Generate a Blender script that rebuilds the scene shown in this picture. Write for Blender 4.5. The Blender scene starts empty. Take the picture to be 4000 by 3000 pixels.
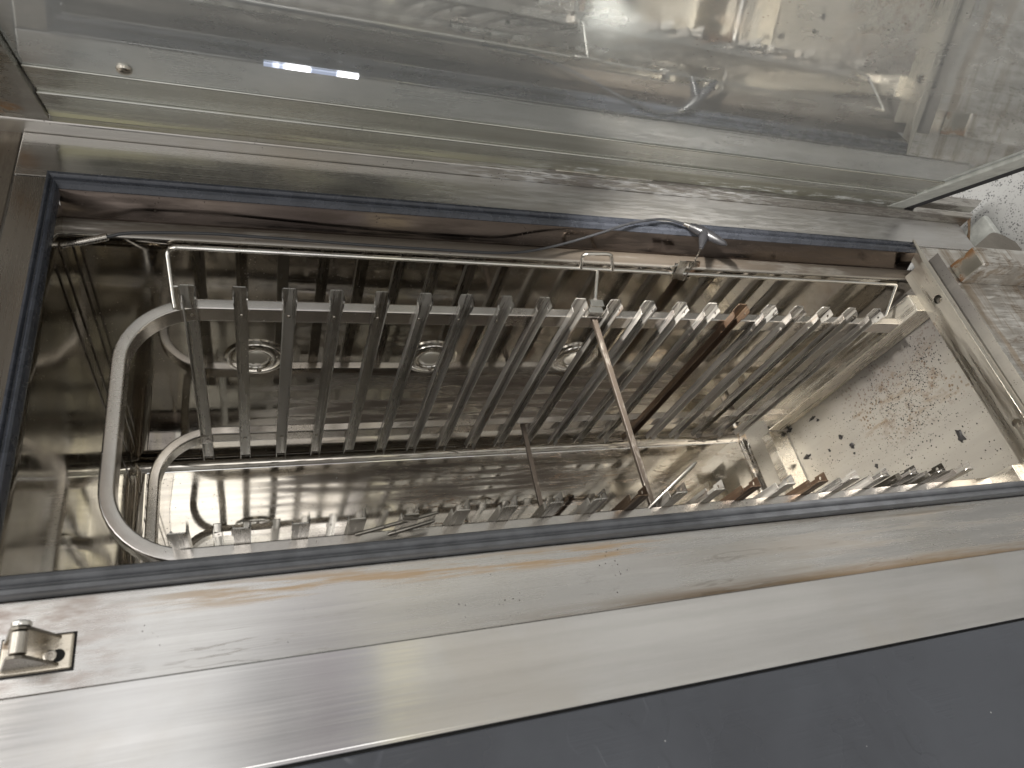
import bpy, bmesh, math, random
from mathutils import Vector, Matrix
random.seed(7)
S = bpy.context.scene
COL = S.collection
# Geometry is laid out in oven coordinates: x = downwards from the top of the oven, y = across (towards the hinge side),
# z = out of the opening.  W() turns them into world space (z up, kitchen floor at 0).
FL = 1.74
def W(p): return Vector((p[1], -p[2], FL - p[0]))
def D(p): return Vector((p[1], -p[2], -p[0]))

# ------------------------------------------------------------------ camera
CAM = Vector((0.07431403, -0.62844652, 0.76347793))
RR = [(0.9348455, -0.1983620, 0.2944765), (-0.0130518, -0.8480218, -0.5298006), (0.3548148, 0.4914382, -0.7953584)]
cd = bpy.data.cameras.new('camera'); cam = bpy.data.objects.new('camera', cd); COL.objects.link(cam)
rx, ry, rz = D(RR[0]), -D(RR[1]), -D(RR[2])
m = Matrix((rx, ry, rz)).transposed().to_4x4(); m.translation = W(CAM); cam.matrix_world = m
cd.sensor_width = 36; cd.lens = 24.18; cd.clip_start = 0.02; cd.clip_end = 100
cd.dof.use_dof = True; cd.dof.focus_distance = 1.2; cd.dof.aperture_fstop = 7.5
S.camera = cam

# ------------------------------------------------------------------ world: a plain lit kitchen, brighter overhead
w = bpy.data.worlds.new('World'); S.world = w; w.use_nodes = True
nt = w.node_tree; nt.nodes.clear()
def wn(t, **k):
    n = nt.nodes.new(t)
    for a, b in k.items(): setattr(n, a, b)
    return n
tc = wn('ShaderNodeTexCoord'); sp = wn('ShaderNodeSeparateXYZ'); nt.links.new(tc.outputs['Generated'], sp.inputs[0])
rp = wn('ShaderNodeValToRGB'); mr = wn('ShaderNodeMapRange'); mr.inputs[1].default_value = -1; mr.inputs[2].default_value = 1
nt.links.new(sp.outputs[2], mr.inputs[0])
nz = wn('ShaderNodeTexNoise'); nz.inputs['Scale'].default_value = 2.6; nz.inputs['Detail'].default_value = 2.5
nt.links.new(tc.outputs['Generated'], nz.inputs[0])
nr = wn('ShaderNodeMapRange'); nr.inputs[1].default_value = .38; nr.inputs[2].default_value = .62; nr.inputs[3].default_value = .65; nr.inputs[4].default_value = 1.2
nt.links.new(nz.outputs['Fac'], nr.inputs[0])
e = rp.color_ramp.elements
e[0].position = 0.0; e[0].color = (.40, .39, .375, 1); e[1].position = 1; e[1].color = (1.4, 1.36, 1.3, 1)
for pos, c in ((.12, (.56, .55, .53, 1)), (.20, (.55, .54, .52, 1)), (.262, (.56, .555, .545, 1)), (.268, (.25, .25, .25, 1)), (.292, (.27, .27, .27, 1)),
               (.298, (.68, .66, .645, 1)), (.340, (.60, .58, .57, 1)), (.392, (.60, .60, .61, 1)), (.396, (.86, .81, .62, 1)), (.420, (.84, .80, .64, 1)), (.424, (.50, .50, .51, 1)),
               (.455, (.44, .41, .42, 1)), (.490, (.62, .61, .60, 1)), (.53, (.98, .97, .95, 1)), (.58, (.85, .84, .83, 1)), (.63, (.42, .41, .40, 1)), (.70, (.60, .58, .55, 1)), (.80, (1.5, 1.46, 1.4, 1)), (.90, (2.0, 1.95, 1.85, 1))):
    q = e.new(pos); q.color = c
nt.links.new(mr.outputs[0], rp.inputs[0])
mx = wn('ShaderNodeMix', data_type='RGBA', blend_type='MULTIPLY'); mx.inputs[0].default_value = 1
nt.links.new(rp.outputs[0], mx.inputs[6]); nt.links.new(nr.outputs[0], mx.inputs[7])
bg = wn('ShaderNodeBackground'); bg.inputs[1].default_value = 1.0
nt.links.new(mx.outputs[2], bg.inputs[0]); ow = wn('ShaderNodeOutputWorld'); nt.links.new(bg.outputs[0], ow.inputs[0])

# ------------------------------------------------------------------ lamps
def area(name, loc, aim, sx, sy, power, col=(1, .97, .92), shape='RECTANGLE'):
    l = bpy.data.lights.new(name, 'AREA'); l.shape = shape; l.size = sx
    if shape == 'RECTANGLE': l.size_y = sy
    l.energy = power; l.color = col
    o = bpy.data.objects.new(name, l); COL.objects.link(o); o.location = W(loc)
    o.rotation_euler = (W(aim) - W(loc)).to_track_quat('-Z', 'Y').to_euler(); return o
area('ceiling_light', (-1.2, -.9, 1.5), (.3, -.2, 0), 1.3, .35, 4, (1, .98, .96))
area('ceiling_light', (-1.2, .3, 2.6), (.3, -.2, 0), 1.3, .35, 4, (1, .98, .96))
area('kitchen_window', (.0, -1.42, 3.0), (.3, -.1, -.3), .62, 1.45, 5, (1, .985, .955))
# unseen lamp by the oven door, apart from the glow strip, lighting the cavity
dl = area('door_lamp', (.42, .0305, .4445), (1.05, -.15, -.30), .10, .004, 6.5, (1, .96, .90)); dl.data.spread = math.radians(68)

S.view_settings.view_transform = 'Standard'; S.view_settings.look = 'None'; S.view_settings.gamma = 1
S.view_settings.exposure = 0.32
S.render.engine = 'CYCLES'
S.cycles.max_bounces = 14; S.cycles.glossy_bounces = 10; S.cycles.diffuse_bounces = 4; S.cycles.transparent_max_bounces = 8
S.cycles.sample_clamp_indirect = 6

# ------------------------------------------------------------------ material helper
class G:
    def __init__(s, name):
        s.m = bpy.data.materials.new(name); s.m.use_nodes = True; s.t = s.m.node_tree; s.t.nodes.clear()
        s.out = s.n('ShaderNodeOutputMaterial'); s.b = s.n('ShaderNodeBsdfPrincipled'); s.l(s.b.outputs[0], s.out.inputs[0])
        g = s.n('ShaderNodeNewGeometry'); sx = s.n('ShaderNodeSeparateXYZ'); s.l(g.outputs['Position'], sx.inputs[0])
        s.x = s.mt('SUBTRACT', FL, sx.outputs[2]); s.y = sx.outputs[0]; s.z = s.mt('MULTIPLY', sx.outputs[1], -1)
        c = s.n('ShaderNodeCombineXYZ'); s.l(s.x, c.inputs[0]); s.l(s.y, c.inputs[1]); s.l(s.z, c.inputs[2]); s.P = c.outputs[0]
    def n(s, t, **k):
        n = s.t.nodes.new(t)
        for a, b in k.items(): setattr(n, a, b)
        return n
    def l(s, a, b): s.t.links.new(a, b)
    def put(s, v, i):
        if hasattr(v, 'is_output'): s.l(v, i)
        elif isinstance(v, tuple) and len(v) == 3: i.default_value = (*v, 1)
        else: i.default_value = v
    def mt(s, op, a, b=0.0):
        n = s.n('ShaderNodeMath', operation=op); s.put(a, n.inputs[0]); s.put(b, n.inputs[1]); return n.outputs[0]
    def mul(s, *a):
        r = a[0]
        for b in a[1:]: r = s.mt('MULTIPLY', r, b)
        return r
    def add(s, a, b): return s.mt('ADD', a, b)
    def mr(s, v, a, b, c=0.0, d=1.0, smooth=True):
        n = s.n('ShaderNodeMapRange'); n.interpolation_type = 'SMOOTHSTEP' if smooth else 'LINEAR'
        s.put(v, n.inputs[0])
        for i, q in zip((1, 2, 3, 4), (a, b, c, d)): n.inputs[i].default_value = q
        return n.outputs[0]
    def box(s, v, a, b, soft=.02): return s.mul(s.mr(v, a - soft, a + soft), s.mr(v, b - soft, b + soft, 1.0, 0.0))
    def vec(s, sc, off=(0, 0, 0)):
        n = s.n('ShaderNodeMapping'); s.l(s.P, n.inputs[0]); n.inputs['Scale'].default_value = sc; n.inputs['Location'].default_value = off
        return n.outputs[0]
    def noise(s, sc, off=(0, 0, 0), det=4, rough=.6, dist=0.0):
        n = s.n('ShaderNodeTexNoise'); s.l(s.vec(sc, off), n.inputs[0]); n.inputs['Scale'].default_value = 1
        n.inputs['Detail'].default_value = det; n.inputs['Roughness'].default_value = rough; n.inputs['Distortion'].default_value = dist
        return n.outputs['Fac']
    def vor(s, sc, off=(0, 0, 0)):
        n = s.n('ShaderNodeTexVoronoi'); s.l(s.vec(sc, off), n.inputs[0]); n.inputs['Scale'].default_value = 1
        return n.outputs['Distance']
    def mix(s, f, a, b):
        n = s.n('ShaderNodeMix', data_type='RGBA'); s.put(f, n.inputs[0]); s.put(a, n.inputs[6]); s.put(b, n.inputs[7]); return n.outputs[2]
    def mixf(s, f, a, b):
        n = s.n('ShaderNodeMix'); s.put(f, n.inputs[0]); s.put(a, n.inputs[2]); s.put(b, n.inputs[3]); return n.outputs[0]
    def bump(s, h, strength, dist, nrm=None):
        n = s.n('ShaderNodeBump'); n.inputs['Strength'].default_value = strength; n.inputs['Distance'].default_value = dist
        s.l(h, n.inputs['Height'])
        if nrm is not None: s.l(nrm, n.inputs['Normal'])
        return n.outputs[0]
    def set(s, **k):
        for a, v in k.items(): s.put(v, s.b.inputs[a.replace('_', ' ')])
        return s.m

AX = {'n': (260, 260, 260), 'x': (3, 420, 420), 'y': (420, 3, 420), 'z': (420, 420, 3)}
AL = {'n': (12, 12, 12), 'x': (1.6, 26, 26), 'y': (26, 1.6, 26), 'z': (26, 26, 1.6)}
def steel(name, base=(.62, .59, .55), rough=.24, axis='x', streak=.10, stains=(), wave=0.0, specks=0.0, film=.0, grain=.5, flo=.52, fcol=(.55, .55, .53)):
    """brushed stainless steel; stains = list of (color, mask function, strength)"""
    g = G(name)
    fine = g.noise(AX[axis], det=2, rough=.5)
    lay = g.noise(AL[axis], off=(3, 1, 7), det=5, rough=.62)
    blot = g.noise((5, 5, 5), off=(9, 4, 2), det=5, rough=.6)
    col = g.mix(g.mr(lay, .3, .7), tuple(c * (1 - .16) for c in base), tuple(min(1, c * 1.06) for c in base))
    col = g.mix(g.mul(g.mr(blot, .45, .7), .35), col, tuple(c * f for c, f in zip(base, (.82, .76, .66))))
    ro = g.add(g.mr(fine, .3, .7, rough - streak * .5, rough + streak * .5, False), g.mr(blot, .35, .75, -.03, .09))
    met = 1.0
    if film:
        f = g.mul(g.mr(g.noise(AL[axis], off=(1, 8, 3), det=6, rough=.7), flo, flo + .2), film)
        col = g.mix(f, col, fcol); met = g.mixf(f, met, .2); ro = g.mixf(f, ro, .6)
    for c, fn, k in stains:
        mk = g.mul(fn(g), k); col = g.mix(mk, col, c); ro = g.mixf(mk, ro, .5); met = g.mixf(mk, met, .25)
    if specks:
        d = g.mul(g.mr(g.vor((170, 170, 170)), .10, .19, 1.0, 0.0), g.mr(g.noise((17, 17, 17), off=(2, 2, 2)), .60 - specks * .15, .66 - specks * .1))
        col = g.mix(d, col, (.02, .013, .009)); met = g.mixf(d, met, 0.0); ro = g.mixf(d, ro, .6)
    nb = None
    if wave: nb = g.bump(g.noise((4.5, 4.5, 4.5), off=(5, 5, 5), det=1.5, rough=.4), 1.0, wave)
    nb = g.bump(fine, grain, .0002, nb)
    return g.set(Base_Color=col, Metallic=met, Roughness=ro, Normal=nb)

# stain masks -------------------------------------------------------
def drip(axis='x', k=(2.2, 34, 34), off=(0, 0, 0), lo=.5, hi=.62, where=None):
    kk = {'n': k, 'x': k, 'z': (k[1], k[2], k[0]), 'y': (k[1], k[0], k[2])}[axis]
    def f(g):
        v = g.mr(g.noise(kk, off=off, det=6, rough=.68), lo, hi)
        return g.mul(v, where(g)) if where else v
    return f
def veins(where=None, k=(3.5, 42, 42), off=(0, 0, 0), wd=.012):
    def f(g):
        a = g.mt('ABSOLUTE', g.mt('SUBTRACT', g.noise(k, off=off, det=5, rough=.6), .5))
        v = g.mul(g.mr(a, wd * .4, wd, 1.0, 0.0), g.mr(g.noise((7, 9, 9), off=(4, 4, 4)), .46, .56))
        return g.mul(v, where(g)) if where else v
    return f

M = {}
M['frame'] = steel('brushed_frame_steel', (.61, .60, .585), .22, 'x', .10, film=.25, specks=.1, stains=(
    ((.40, .25, .11), drip(lo=.46, hi=.60, k=(5, 90, 90), where=lambda g: g.mul(g.box(g.y, -.425, -.404, .006), g.box(g.x, .0, .55, .08))), .75),
    ((.17, .10, .035), drip(lo=.30, hi=.55, k=(3, 70, 70), where=lambda g: g.mul(g.mr(g.y, -.462, -.484), g.mr(g.x, .15, .65), g.mr(g.y, -.50, -.49))), .9),
    ((.16, .11, .055), drip(lo=.42, hi=.60, off=(5, 2, 2), where=lambda g: g.mul(g.mr(g.y, -.37, -.405), g.mr(g.x, .35, 1.0))), .55),
    ((.10, .075, .05), veins(where=lambda g: g.mr(g.y, -.36, -.40), k=(2.2, 30, 30)), .30),
    ((.24, .14, .10), drip(lo=.35, hi=.6, k=(12, 50, 50), where=lambda g: g.mul(g.mr(g.x, -.01, -.09), g.mr(g.y, -.38, -.41))), .6),
    ((.70, .70, .70), drip(k=(22, 190, 190), lo=.40, hi=.66, off=(8, 1, 1), where=lambda g: g.mul(g.mr(g.y, .15, .17), g.mr(g.x, .22, .5))), .45),
    ((.36, .35, .34), lambda g: g.mul(g.mr(g.y, .14, .16), g.mr(g.x, .2, .5)), .35),
))
M['frame_right'] = steel('stained_frame_steel', (.60, .57, .53), .42, 'y', .10, film=.5, specks=.3, stains=(
    ((.66, .65, .62), drip('x', k=(9, 70, 70), lo=.45, hi=.62), .7),
    ((.20, .13, .06), drip('y', k=(3, 26, 26), lo=.50, hi=.62, off=(3, 3, 3)), .65),
    ((.12, .08, .045), veins(k=(6, 70, 70), wd=.02), .7)))
M['topplate'] = steel('dark_top_steel', (.26, .235, .20), .35, 'y', .1, film=.0, specks=.3, stains=(((.05, .035, .02), drip('y', k=(4, 20, 20), lo=.4, hi=.6), .7),))  # dark stained steel; its tone also stands for a dark reflection
M['leftstrip'] = steel('darkened_narrow_frame_steel', (.34, .32, .29), .28, 'y', .1, specks=.2)  # frame steel darkened in place of the dark door it would mirror
M['channel'] = steel('olive_stained_door_channel', (.60, .60, .56), .20, 'x', .1, film=.3, specks=.2, stains=(
    ((.62, .60, .40), drip(k=(2.5, 30, 30), lo=.40, hi=.58, where=lambda g: g.mul(g.mr(g.z, .085, .07), g.mr(g.x, .7, .2))), .8),
    ((.16, .15, .085), drip(k=(2.5, 18, 18), lo=.30, hi=.6, off=(4, 1, 1), where=lambda g: g.mul(g.mr(g.z, .10, .085), g.mr(g.x, .3, .7))), .7),
    ((.72, .74, .73), drip(k=(26, 120, 120), lo=.50, hi=.56, off=(4, 1, 1), where=lambda g: g.mul(g.box(g.z, .056, .074, .006), g.mr(g.x, .45, .6), g.mr(g.noise((7, 1, 1), off=(2, 2, 2)), .47, .52))), .95)))
M['trim'] = steel('brushed_trim_steel', (.68, .67, .66), .13, 'x', .06, grain=.2)
M['column'] = steel('hinge_column_steel', (.55, .53, .50), .33, 'x', .1, film=.2, specks=.2, stains=(
    ((.62, .62, .62), drip(k=(30, 260, 260), lo=.47, hi=.56, off=(8, 1, 1), where=lambda g: g.mul(g.mr(g.x, .3, .5), g.mr(g.x, 1.15, .9))), .8),
    ((.07, .05, .035), drip(k=(14, 90, 90), lo=.45, hi=.58, where=lambda g: g.mr(g.x, .30, .6)), .6)))
M['lip'] = steel('browned_lip_steel', (.115, .093, .080), .10, 'x', .04, specks=.6, grain=.05, stains=(((.028, .016, .010), drip(k=(8, 60, 60), lo=.40, hi=.7), .35),))
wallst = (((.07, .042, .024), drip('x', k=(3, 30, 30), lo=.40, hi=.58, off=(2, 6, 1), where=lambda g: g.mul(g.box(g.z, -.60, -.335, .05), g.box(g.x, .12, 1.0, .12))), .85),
          ((.06, .035, .02), veins(where=lambda g: g.mul(g.mr(g.z, -.30, -.38), g.mr(g.x, .35, .6)), k=(5, 80, 80), wd=.03), .8),
          ((.05, .035, .022), lambda g: g.mul(g.mr(g.y, .0795, .084), g.mr(g.noise((6, 40, 40), off=(2, 2, 2)), .18, .46)), .9))  # brown grime, also painted dark to cut the front bulge's bright reflection
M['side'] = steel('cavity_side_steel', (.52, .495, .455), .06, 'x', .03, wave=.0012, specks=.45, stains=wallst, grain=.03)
M['rear'] = steel('cavity_rear_steel', (.82, .80, .755), .045, 'x', .02, wave=.0018, specks=.5, grain=.04, stains=(
    ((.20, .11, .045), veins(where=lambda g: g.mr(g.x, .2, .5), k=(5, 70, 70), wd=.014), .85),
    ((.14, .07, .03), drip('x', k=(5, 60, 60), lo=.42, hi=.58, where=lambda g: g.mul(g.mr(g.y, .035, .07), g.box(g.x, .28, .9, .06))), .9),
    ((.36, .22, .08), drip('x', k=(7, 20, 20), lo=.5, hi=.68, off=(2, 2, 9), where=lambda g: g.mr(g.x, .9, 1.2)), .7)))
M['ceiling'] = steel('cavity_top_steel', (.62, .595, .55), .08, 'y', .04, wave=.002, specks=.3, grain=.04)
M['floorpan'] = steel('cavity_floor_steel', (.60, .56, .49), .42, 'z', .1, specks=1.1, stains=(
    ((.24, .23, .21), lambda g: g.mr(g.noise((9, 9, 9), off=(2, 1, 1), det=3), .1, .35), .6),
    ((.13, .075, .03), lambda g: g.mul(g.mr(g.vor((130, 130, 130)), .25, .40, 1.0, 0.0), g.mr(g.noise((14, 14, 14), off=(3, 3, 1)), .46, .58), g.box(g.z, -.30, .02, .04), g.box(g.y, -.16, .03, .04)), .95),
    ((.17, .105, .045), drip('z', k=(9, 30, 30), lo=.54, hi=.72, off=(3, 3, 1), where=lambda g: g.mul(g.box(g.z, -.32, -.02, .04), g.mr(g.y, -.19, -.12))), .8),
    ((.13, .12, .115), drip('z', k=(3, 8, 8), lo=.2, hi=.5, off=(7, 1, 1), where=lambda g: g.mul(g.mr(g.y, -.115, -.02), g.mr(g.z, -.42, -.20))), .75),  # grey darkening towards the far base member and the opening
    ((.12, .07, .035), drip('n', k=(26, 26, 26), lo=.55, hi=.68, off=(1, 6, 1), where=lambda g: g.mul(g.box(g.y, -.17, -.04, .03), g.box(g.z, -.24, -.05, .03))), .7)))
M['tube'] = steel('satin_tube_steel', (.66, .63, .60), .20, 'n', .04, specks=.25, grain=.06)
M['rail'] = steel('rail_steel', (.50, .485, .46), .18, 'z', .10, specks=.5, grain=.2, film=.65, flo=.44, fcol=(.50, .475, .43), stains=(
    ((.05, .025, .014), drip('z', k=(3, 120, 60), lo=.50, hi=.64, off=(2, 2, 2), where=lambda g: g.mr(g.x, .30, .55)), .6),
    ((.26, .12, .035), drip('z', k=(5, 90, 60), lo=.58, hi=.70, off=(8, 2, 2), where=lambda g: g.box(g.x, .45, 1.1, .08)), .6)))
M['rail_dirty'] = steel('burnt_rail_steel', (.30, .22, .15), .34, 'z', .14, specks=1, grain=.6, stains=(
    ((.035, .018, .010), drip('z', k=(4, 90, 60), lo=.36, hi=.56), .92),))
M['wire'] = steel('bright_wire_steel', (.80, .78, .74), .14, 'n', .03, grain=.05)
M['brace'] = steel('stained_brace_steel', (.46, .42, .37), .30, 'y', .1, specks=.6, stains=(
    ((.030, .018, .010), drip('y', k=(14, 50, 50), lo=.30, hi=.46), .92),))
M['base'] = steel('base_member_steel', (.78, .74, .66), .17, 'z', .06, specks=.4, wave=.003, grain=.15, film=.45, flo=.42, fcol=(.46, .42, .35), stains=(((.22, .13, .06), drip('z', k=(8, 60, 60), lo=.58, hi=.70), .6),))
M['plate'] = steel('drip_plate_steel', (.60, .56, .49), .27, 'y', .06, specks=.6, film=.5, flo=.42, fcol=(.25, .235, .195), stains=(((.10, .06, .03), drip('y', k=(16, 40, 40), lo=.60, hi=.68), .8),))
M['screw'] = steel('screw_steel', (.60, .56, .50), .25, 'x', .04)
M['latch'] = steel('latch_steel', (.72, .66, .56), .20, 'x', .06, stains=(((.16, .08, .03), drip(k=(30, 60, 60), lo=.56, hi=.66), .7),))

def simple(name, col, rough=.5, metal=0.0, bumpk=0.0, var=.15, sc=60, coat=0.0):
    g = G(name); nz = g.noise((sc, sc, sc)); c = g.mix(g.mr(nz, .3, .7), tuple(v * (1 - var) for v in col), tuple(min(1, v * (1 + var)) for v in col))
    k = dict(Base_Color=c, Roughness=g.mr(nz, .3, .7, rough * .85, rough * 1.15), Metallic=metal, Coat_Weight=coat)
    if bumpk: k['Normal'] = g.bump(nz, bumpk, .002)
    return g.set(**k)
M['rubber'] = simple('grey_blue_gasket_rubber', (.042, .046, .057), .27, sc=40, var=.2)
M['rubbergrey'] = simple('light_grey_gasket_rubber', (.088, .092, .100), .34, sc=40, var=.2)  # near side of the gasket, lighter than the rest
M['seal'] = simple('dark_door_seal_rubber', (.022, .021, .025), .75)
M['silicone'] = simple('pale_silicone_edge', (.46, .47, .44), .45)
M['cable'] = simple('grey_cable_sheath', (.030, .031, .034), .42)
M['black'] = simple('black_probe_plastic', (.018, .018, .02), .33, coat=.1)
M['char'] = simple('charred_crumb', (.012, .010, .010), .6, bumpk=.6, sc=200)
M['gap'] = simple('dark_gap', (.012, .012, .012), .8)
M['rod'] = steel('grey_rod_steel', (.34, .32, .29), .3, 'z', .1, specks=.8)
M['rust'] = simple('rusty_corner', (.22, .14, .075), .8, bumpk=.8, var=.6, sc=150)
M['rustend'] = steel('rust_edged_steel', (.6, .57, .5), .4, 'z', .1, specks=.3, stains=(((.25, .12, .04), lambda g: g.mul(g.mr(g.noise((60, 60, 60)), .40, .52), g.mr(g.y, .072, .09)), .95), ((.20, .09, .03), lambda g: g.mul(g.mr(g.noise((50, 50, 50), off=(3, 3, 3)), .45, .5), g.mr(g.z, .05, .036)), .9)))
M['foot'] = steel('dull_foot_steel', (.38, .35, .31), .5, 'n', .1, specks=.3)
g = G('door_glint_glow'); ll = g.mr(g.noise((52, 1, 1), off=(2, 0, 0), det=2), .38, .62)  # decorative glow, painted as a bluish-white glint on the door glass
M['glintglow'] = g.set(Base_Color=(.6, .65, .75), Roughness=.2, Emission_Color=g.mix(ll, (.45, .55, .85), (1, .98, 1)), Emission_Strength=g.mr(ll, 0, 1, .25, 2.2))
M['ear'] = steel('dark_latch_steel', (.24, .22, .19), .25, 'n', .05)
M['stile'] = steel('door_stile_steel', (.50, .49, .46), .22, 'x', .1, film=.2, stains=(((.28, .15, .06), drip('n', k=(22, 22, 22), lo=.48, hi=.58, where=lambda g: g.mr(g.x, -.185, -.20)), .9), ((.09, .07, .05), drip('n', k=(9, 9, 9), lo=.45, hi=.6, off=(5, 5, 5)), .5)))
M['white'] = simple('white_plastic', (.62, .66, .72), .3)

# lens of the cavity lamps
g = G('frosted_lamp_glass'); M['lens'] = g.set(Base_Color=(.62, .58, .50), Roughness=.12, Coat_Weight=1.0, Specular_IOR_Level=.8, Metallic=.25)

# control panel: dark slate film with faint square hatch patches
g = G('slate_control_panel')
h1 = g.mr(g.noise((34, 34, 34), off=(1, 2, 3), det=0), .50, .60)
wv = g.n('ShaderNodeTexWave'); g.l(g.vec((1, 260, 1)), wv.inputs[0]); wv.inputs['Scale'].default_value = 1; wv.inputs['Distortion'].default_value = 1.5
hb = g.mul(h1, wv.outputs['Fac'])
fleck = g.mul(g.mr(g.vor((60, 60, 60), (4, 4, 4)), .04, .07, 1.0, 0.0), g.mr(g.noise((20, 20, 20)), .55, .65))
c = g.mix(g.mr(g.noise((3, 3, 3), det=5), .35, .65), (.042, .046, .057), (.060, .066, .080))
c = g.mix(fleck, c, (.5, .5, .5))
M['panel'] = g.set(Base_Color=c, Roughness=g.mr(g.noise((6, 6, 6)), .3, .7, .24, .36), Normal=g.bump(hb, .5, .001), Specular_IOR_Level=.7)

# door pane: hazy, greasy glass
g = G('hazy_door_glass')
zz = g.mt('SUBTRACT', g.z, .05)
low = g.mr(zz, .03, .0)
lime = g.mul(g.mr(g.noise((22, 60, 60), off=(3, 3, 3), det=6, rough=.75), .50, .58), g.box(zz, .002, .022, .006), g.mr(g.x, .45, .6), g.mr(g.noise((6, 1, 1)), .46, .54))
yel = g.mul(g.mr(g.noise((3, 14, 14), det=5), .35, .6), g.box(zz, -.01, .03, .012), g.mr(g.x, .75, .2))
haze = g.noise((5, 8, 8), det=6, rough=.65)
wipe = g.noise((2, 60, 45), off=(4, 4, 1), det=4)
spk = g.mul(g.mr(g.vor((46, 46, 46)), .035, .06, 1.0, 0.0), g.mr(g.noise((9, 9, 9), off=(6, 1, 1)), .5, .56))
spd = g.mul(g.mr(g.vor((75, 130, 130), (3, 3, 7)), .10, .16, 1.0, 0.0), g.mr(g.noise((6, 6, 6), off=(6, 9, 1)), .52, .60), g.mr(g.x, .3, .6))
c = g.mix(g.mr(haze, .3, .7), (.64, .66, .655), (.73, .74, .725))
c = g.mix(g.mul(g.mr(wipe, .5, .7), .5), c, (.70, .71, .69))
c = g.mix(g.mul(yel, .7), c, (.66, .64, .46)); c = g.mix(spk, c, (.8, .78, .7)); c = g.mix(g.mul(spd, .8), c, (.05, .035, .02))
c = g.mix(g.mul(lime, .95), c, (.78, .80, .78))
al = g.mt('MAXIMUM', g.mr(haze, .3, .7, .80, .92), g.mt('MAXIMUM', lime, g.mul(yel, .9)))
M['pane'] = g.set(Base_Color=c, Metallic=g.mixf(g.mt('MAXIMUM', lime, g.mul(spd, .8)), .64, .0), Roughness=g.mixf(lime, g.mr(haze, .3, .7, .02, .06), .6), Alpha=al)
M['door_inner'] = steel('door_liner_steel', (.55, .55, .53), .4, 'x', .1)

# terrazzo floor
g = G('speckled_floor')
sp1 = g.mr(g.vor((190, 190, 190)), .30, .48, 1.0, 0.0); sp2 = g.mr(g.noise((60, 60, 60), det=3), .42, .58)
c = g.mix(g.mul(sp1, sp2), (.36, .36, .35), (.10, .10, .10)); c = g.mix(g.mr(g.noise((200, 200, 200)), .6, .7), c, (.2, .2, .2))
M['ground'] = g.set(Base_Color=c, Roughness=.45)

# ------------------------------------------------------------------ geometry helpers
FLAT = ('trim_strip', 'frame_tube', 'door_gasket', 'hinge_column', 'side_wall', 'inner_lip', 'cavity_top')
def newobj(name, bm, mat, parent=None, loc=None, bevel=0.0, smooth=None, segs=2):
    """verts are in oven coordinates; loc = origin in oven coordinates (mesh stored relative to it)"""
    bmesh.ops.recalc_face_normals(bm, faces=bm.faces)
    me = bpy.data.meshes.new(name)
    org = W(loc) if loc is not None else Vector((0, 0, 0))
    if loc is None: org = Vector((0, 0, 0))
    for v in bm.verts: v.co = W(v.co) - org
    bm.to_mesh(me); bm.free()
    me.materials.append(mat)
    o = bpy.data.objects.new(name, me); COL.objects.link(o)
    if parent is not None:
        o.parent = parent
        pw = parent['_org'] if '_org' in parent else (0, 0, 0)
        o.location = org - Vector(pw)
    else: o.location = org
    o['_org'] = tuple(org)
    if bevel:
        b = o.modifiers.new('bevel', 'BEVEL'); b.width = bevel; b.segments = segs; b.limit_method = 'ANGLE'; b.angle_limit = math.radians(40)
    if smooth is not None:
        for p in me.polygons: p.use_smooth = True
        me.set_sharp_from_angle(angle=math.radians(smooth))
        if len(me.polygons) < 3000 and name in FLAT:
            wm = o.modifiers.new('weighted', 'WEIGHTED_NORMAL'); wm.keep_sharp = True; wm.weight = 100
    return o
def box(bm, a, b):
    x0, y0, z0 = a; x1, y1, z1 = b
    v = [bm.verts.new(p) for p in ((x0, y0, z0), (x1, y0, z0), (x1, y1, z0), (x0, y1, z0), (x0, y0, z1), (x1, y0, z1), (x1, y1, z1), (x0, y1, z1))]
    for f in ((0, 1, 2, 3), (4, 5, 6, 7), (0, 1, 5, 4), (1, 2, 6, 5), (2, 3, 7, 6), (3, 0, 4, 7)): bm.faces.new([v[i] for i in f])
def B(name, a, b, mat, parent=None, bevel=0.0, **k):
    bm = bmesh.new(); box(bm, a, b); return newobj(name, bm, mat, parent, loc=k.pop('loc', None), bevel=bevel, **k)
def extr(bm, prof, fn0, fn1, closed=False, cap=False):
    """sweep a 2D profile between two placing functions"""
    A = [bm.verts.new(fn0(p)) for p in prof]; Bv = [bm.verts.new(fn1(p)) for p in prof]
    n = len(prof)
    for i in range(n if closed else n - 1):
        j = (i + 1) % n; bm.faces.new((A[i], A[j], Bv[j], Bv[i]))
    if cap: bm.faces.new(A); bm.faces.new(Bv[::-1])
def sweep(bm, pts, r, n=10, closed=False, taper=None):
    pts = [Vector(p) for p in pts]; rings = []; up = None
    for i, p in enumerate(pts):
        if closed: d = (pts[(i + 1) % len(pts)] - pts[i - 1])
        else: d = pts[min(i + 1, len(pts) - 1)] - pts[max(i - 1, 0)]
        d.normalize()
        if up is None: up = d.orthogonal().normalized()
        up = (up - d * up.dot(d)).normalized(); s = d.cross(up)
        rr = r if taper is None else taper[i]
        rings.append([bm.verts.new(p + (up * math.cos(2 * math.pi * k / n) + s * math.sin(2 * math.pi * k / n)) * rr) for k in range(n)])
    m = len(rings)
    for i in range(m if closed else m - 1):
        a, b = rings[i], rings[(i + 1) % m]
        for k in range(n): bm.faces.new((a[k], a[(k + 1) % n], b[(k + 1) % n], b[k]))
    if not closed: bm.faces.new(rings[0][::-1]); bm.faces.new(rings[-1])
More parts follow.
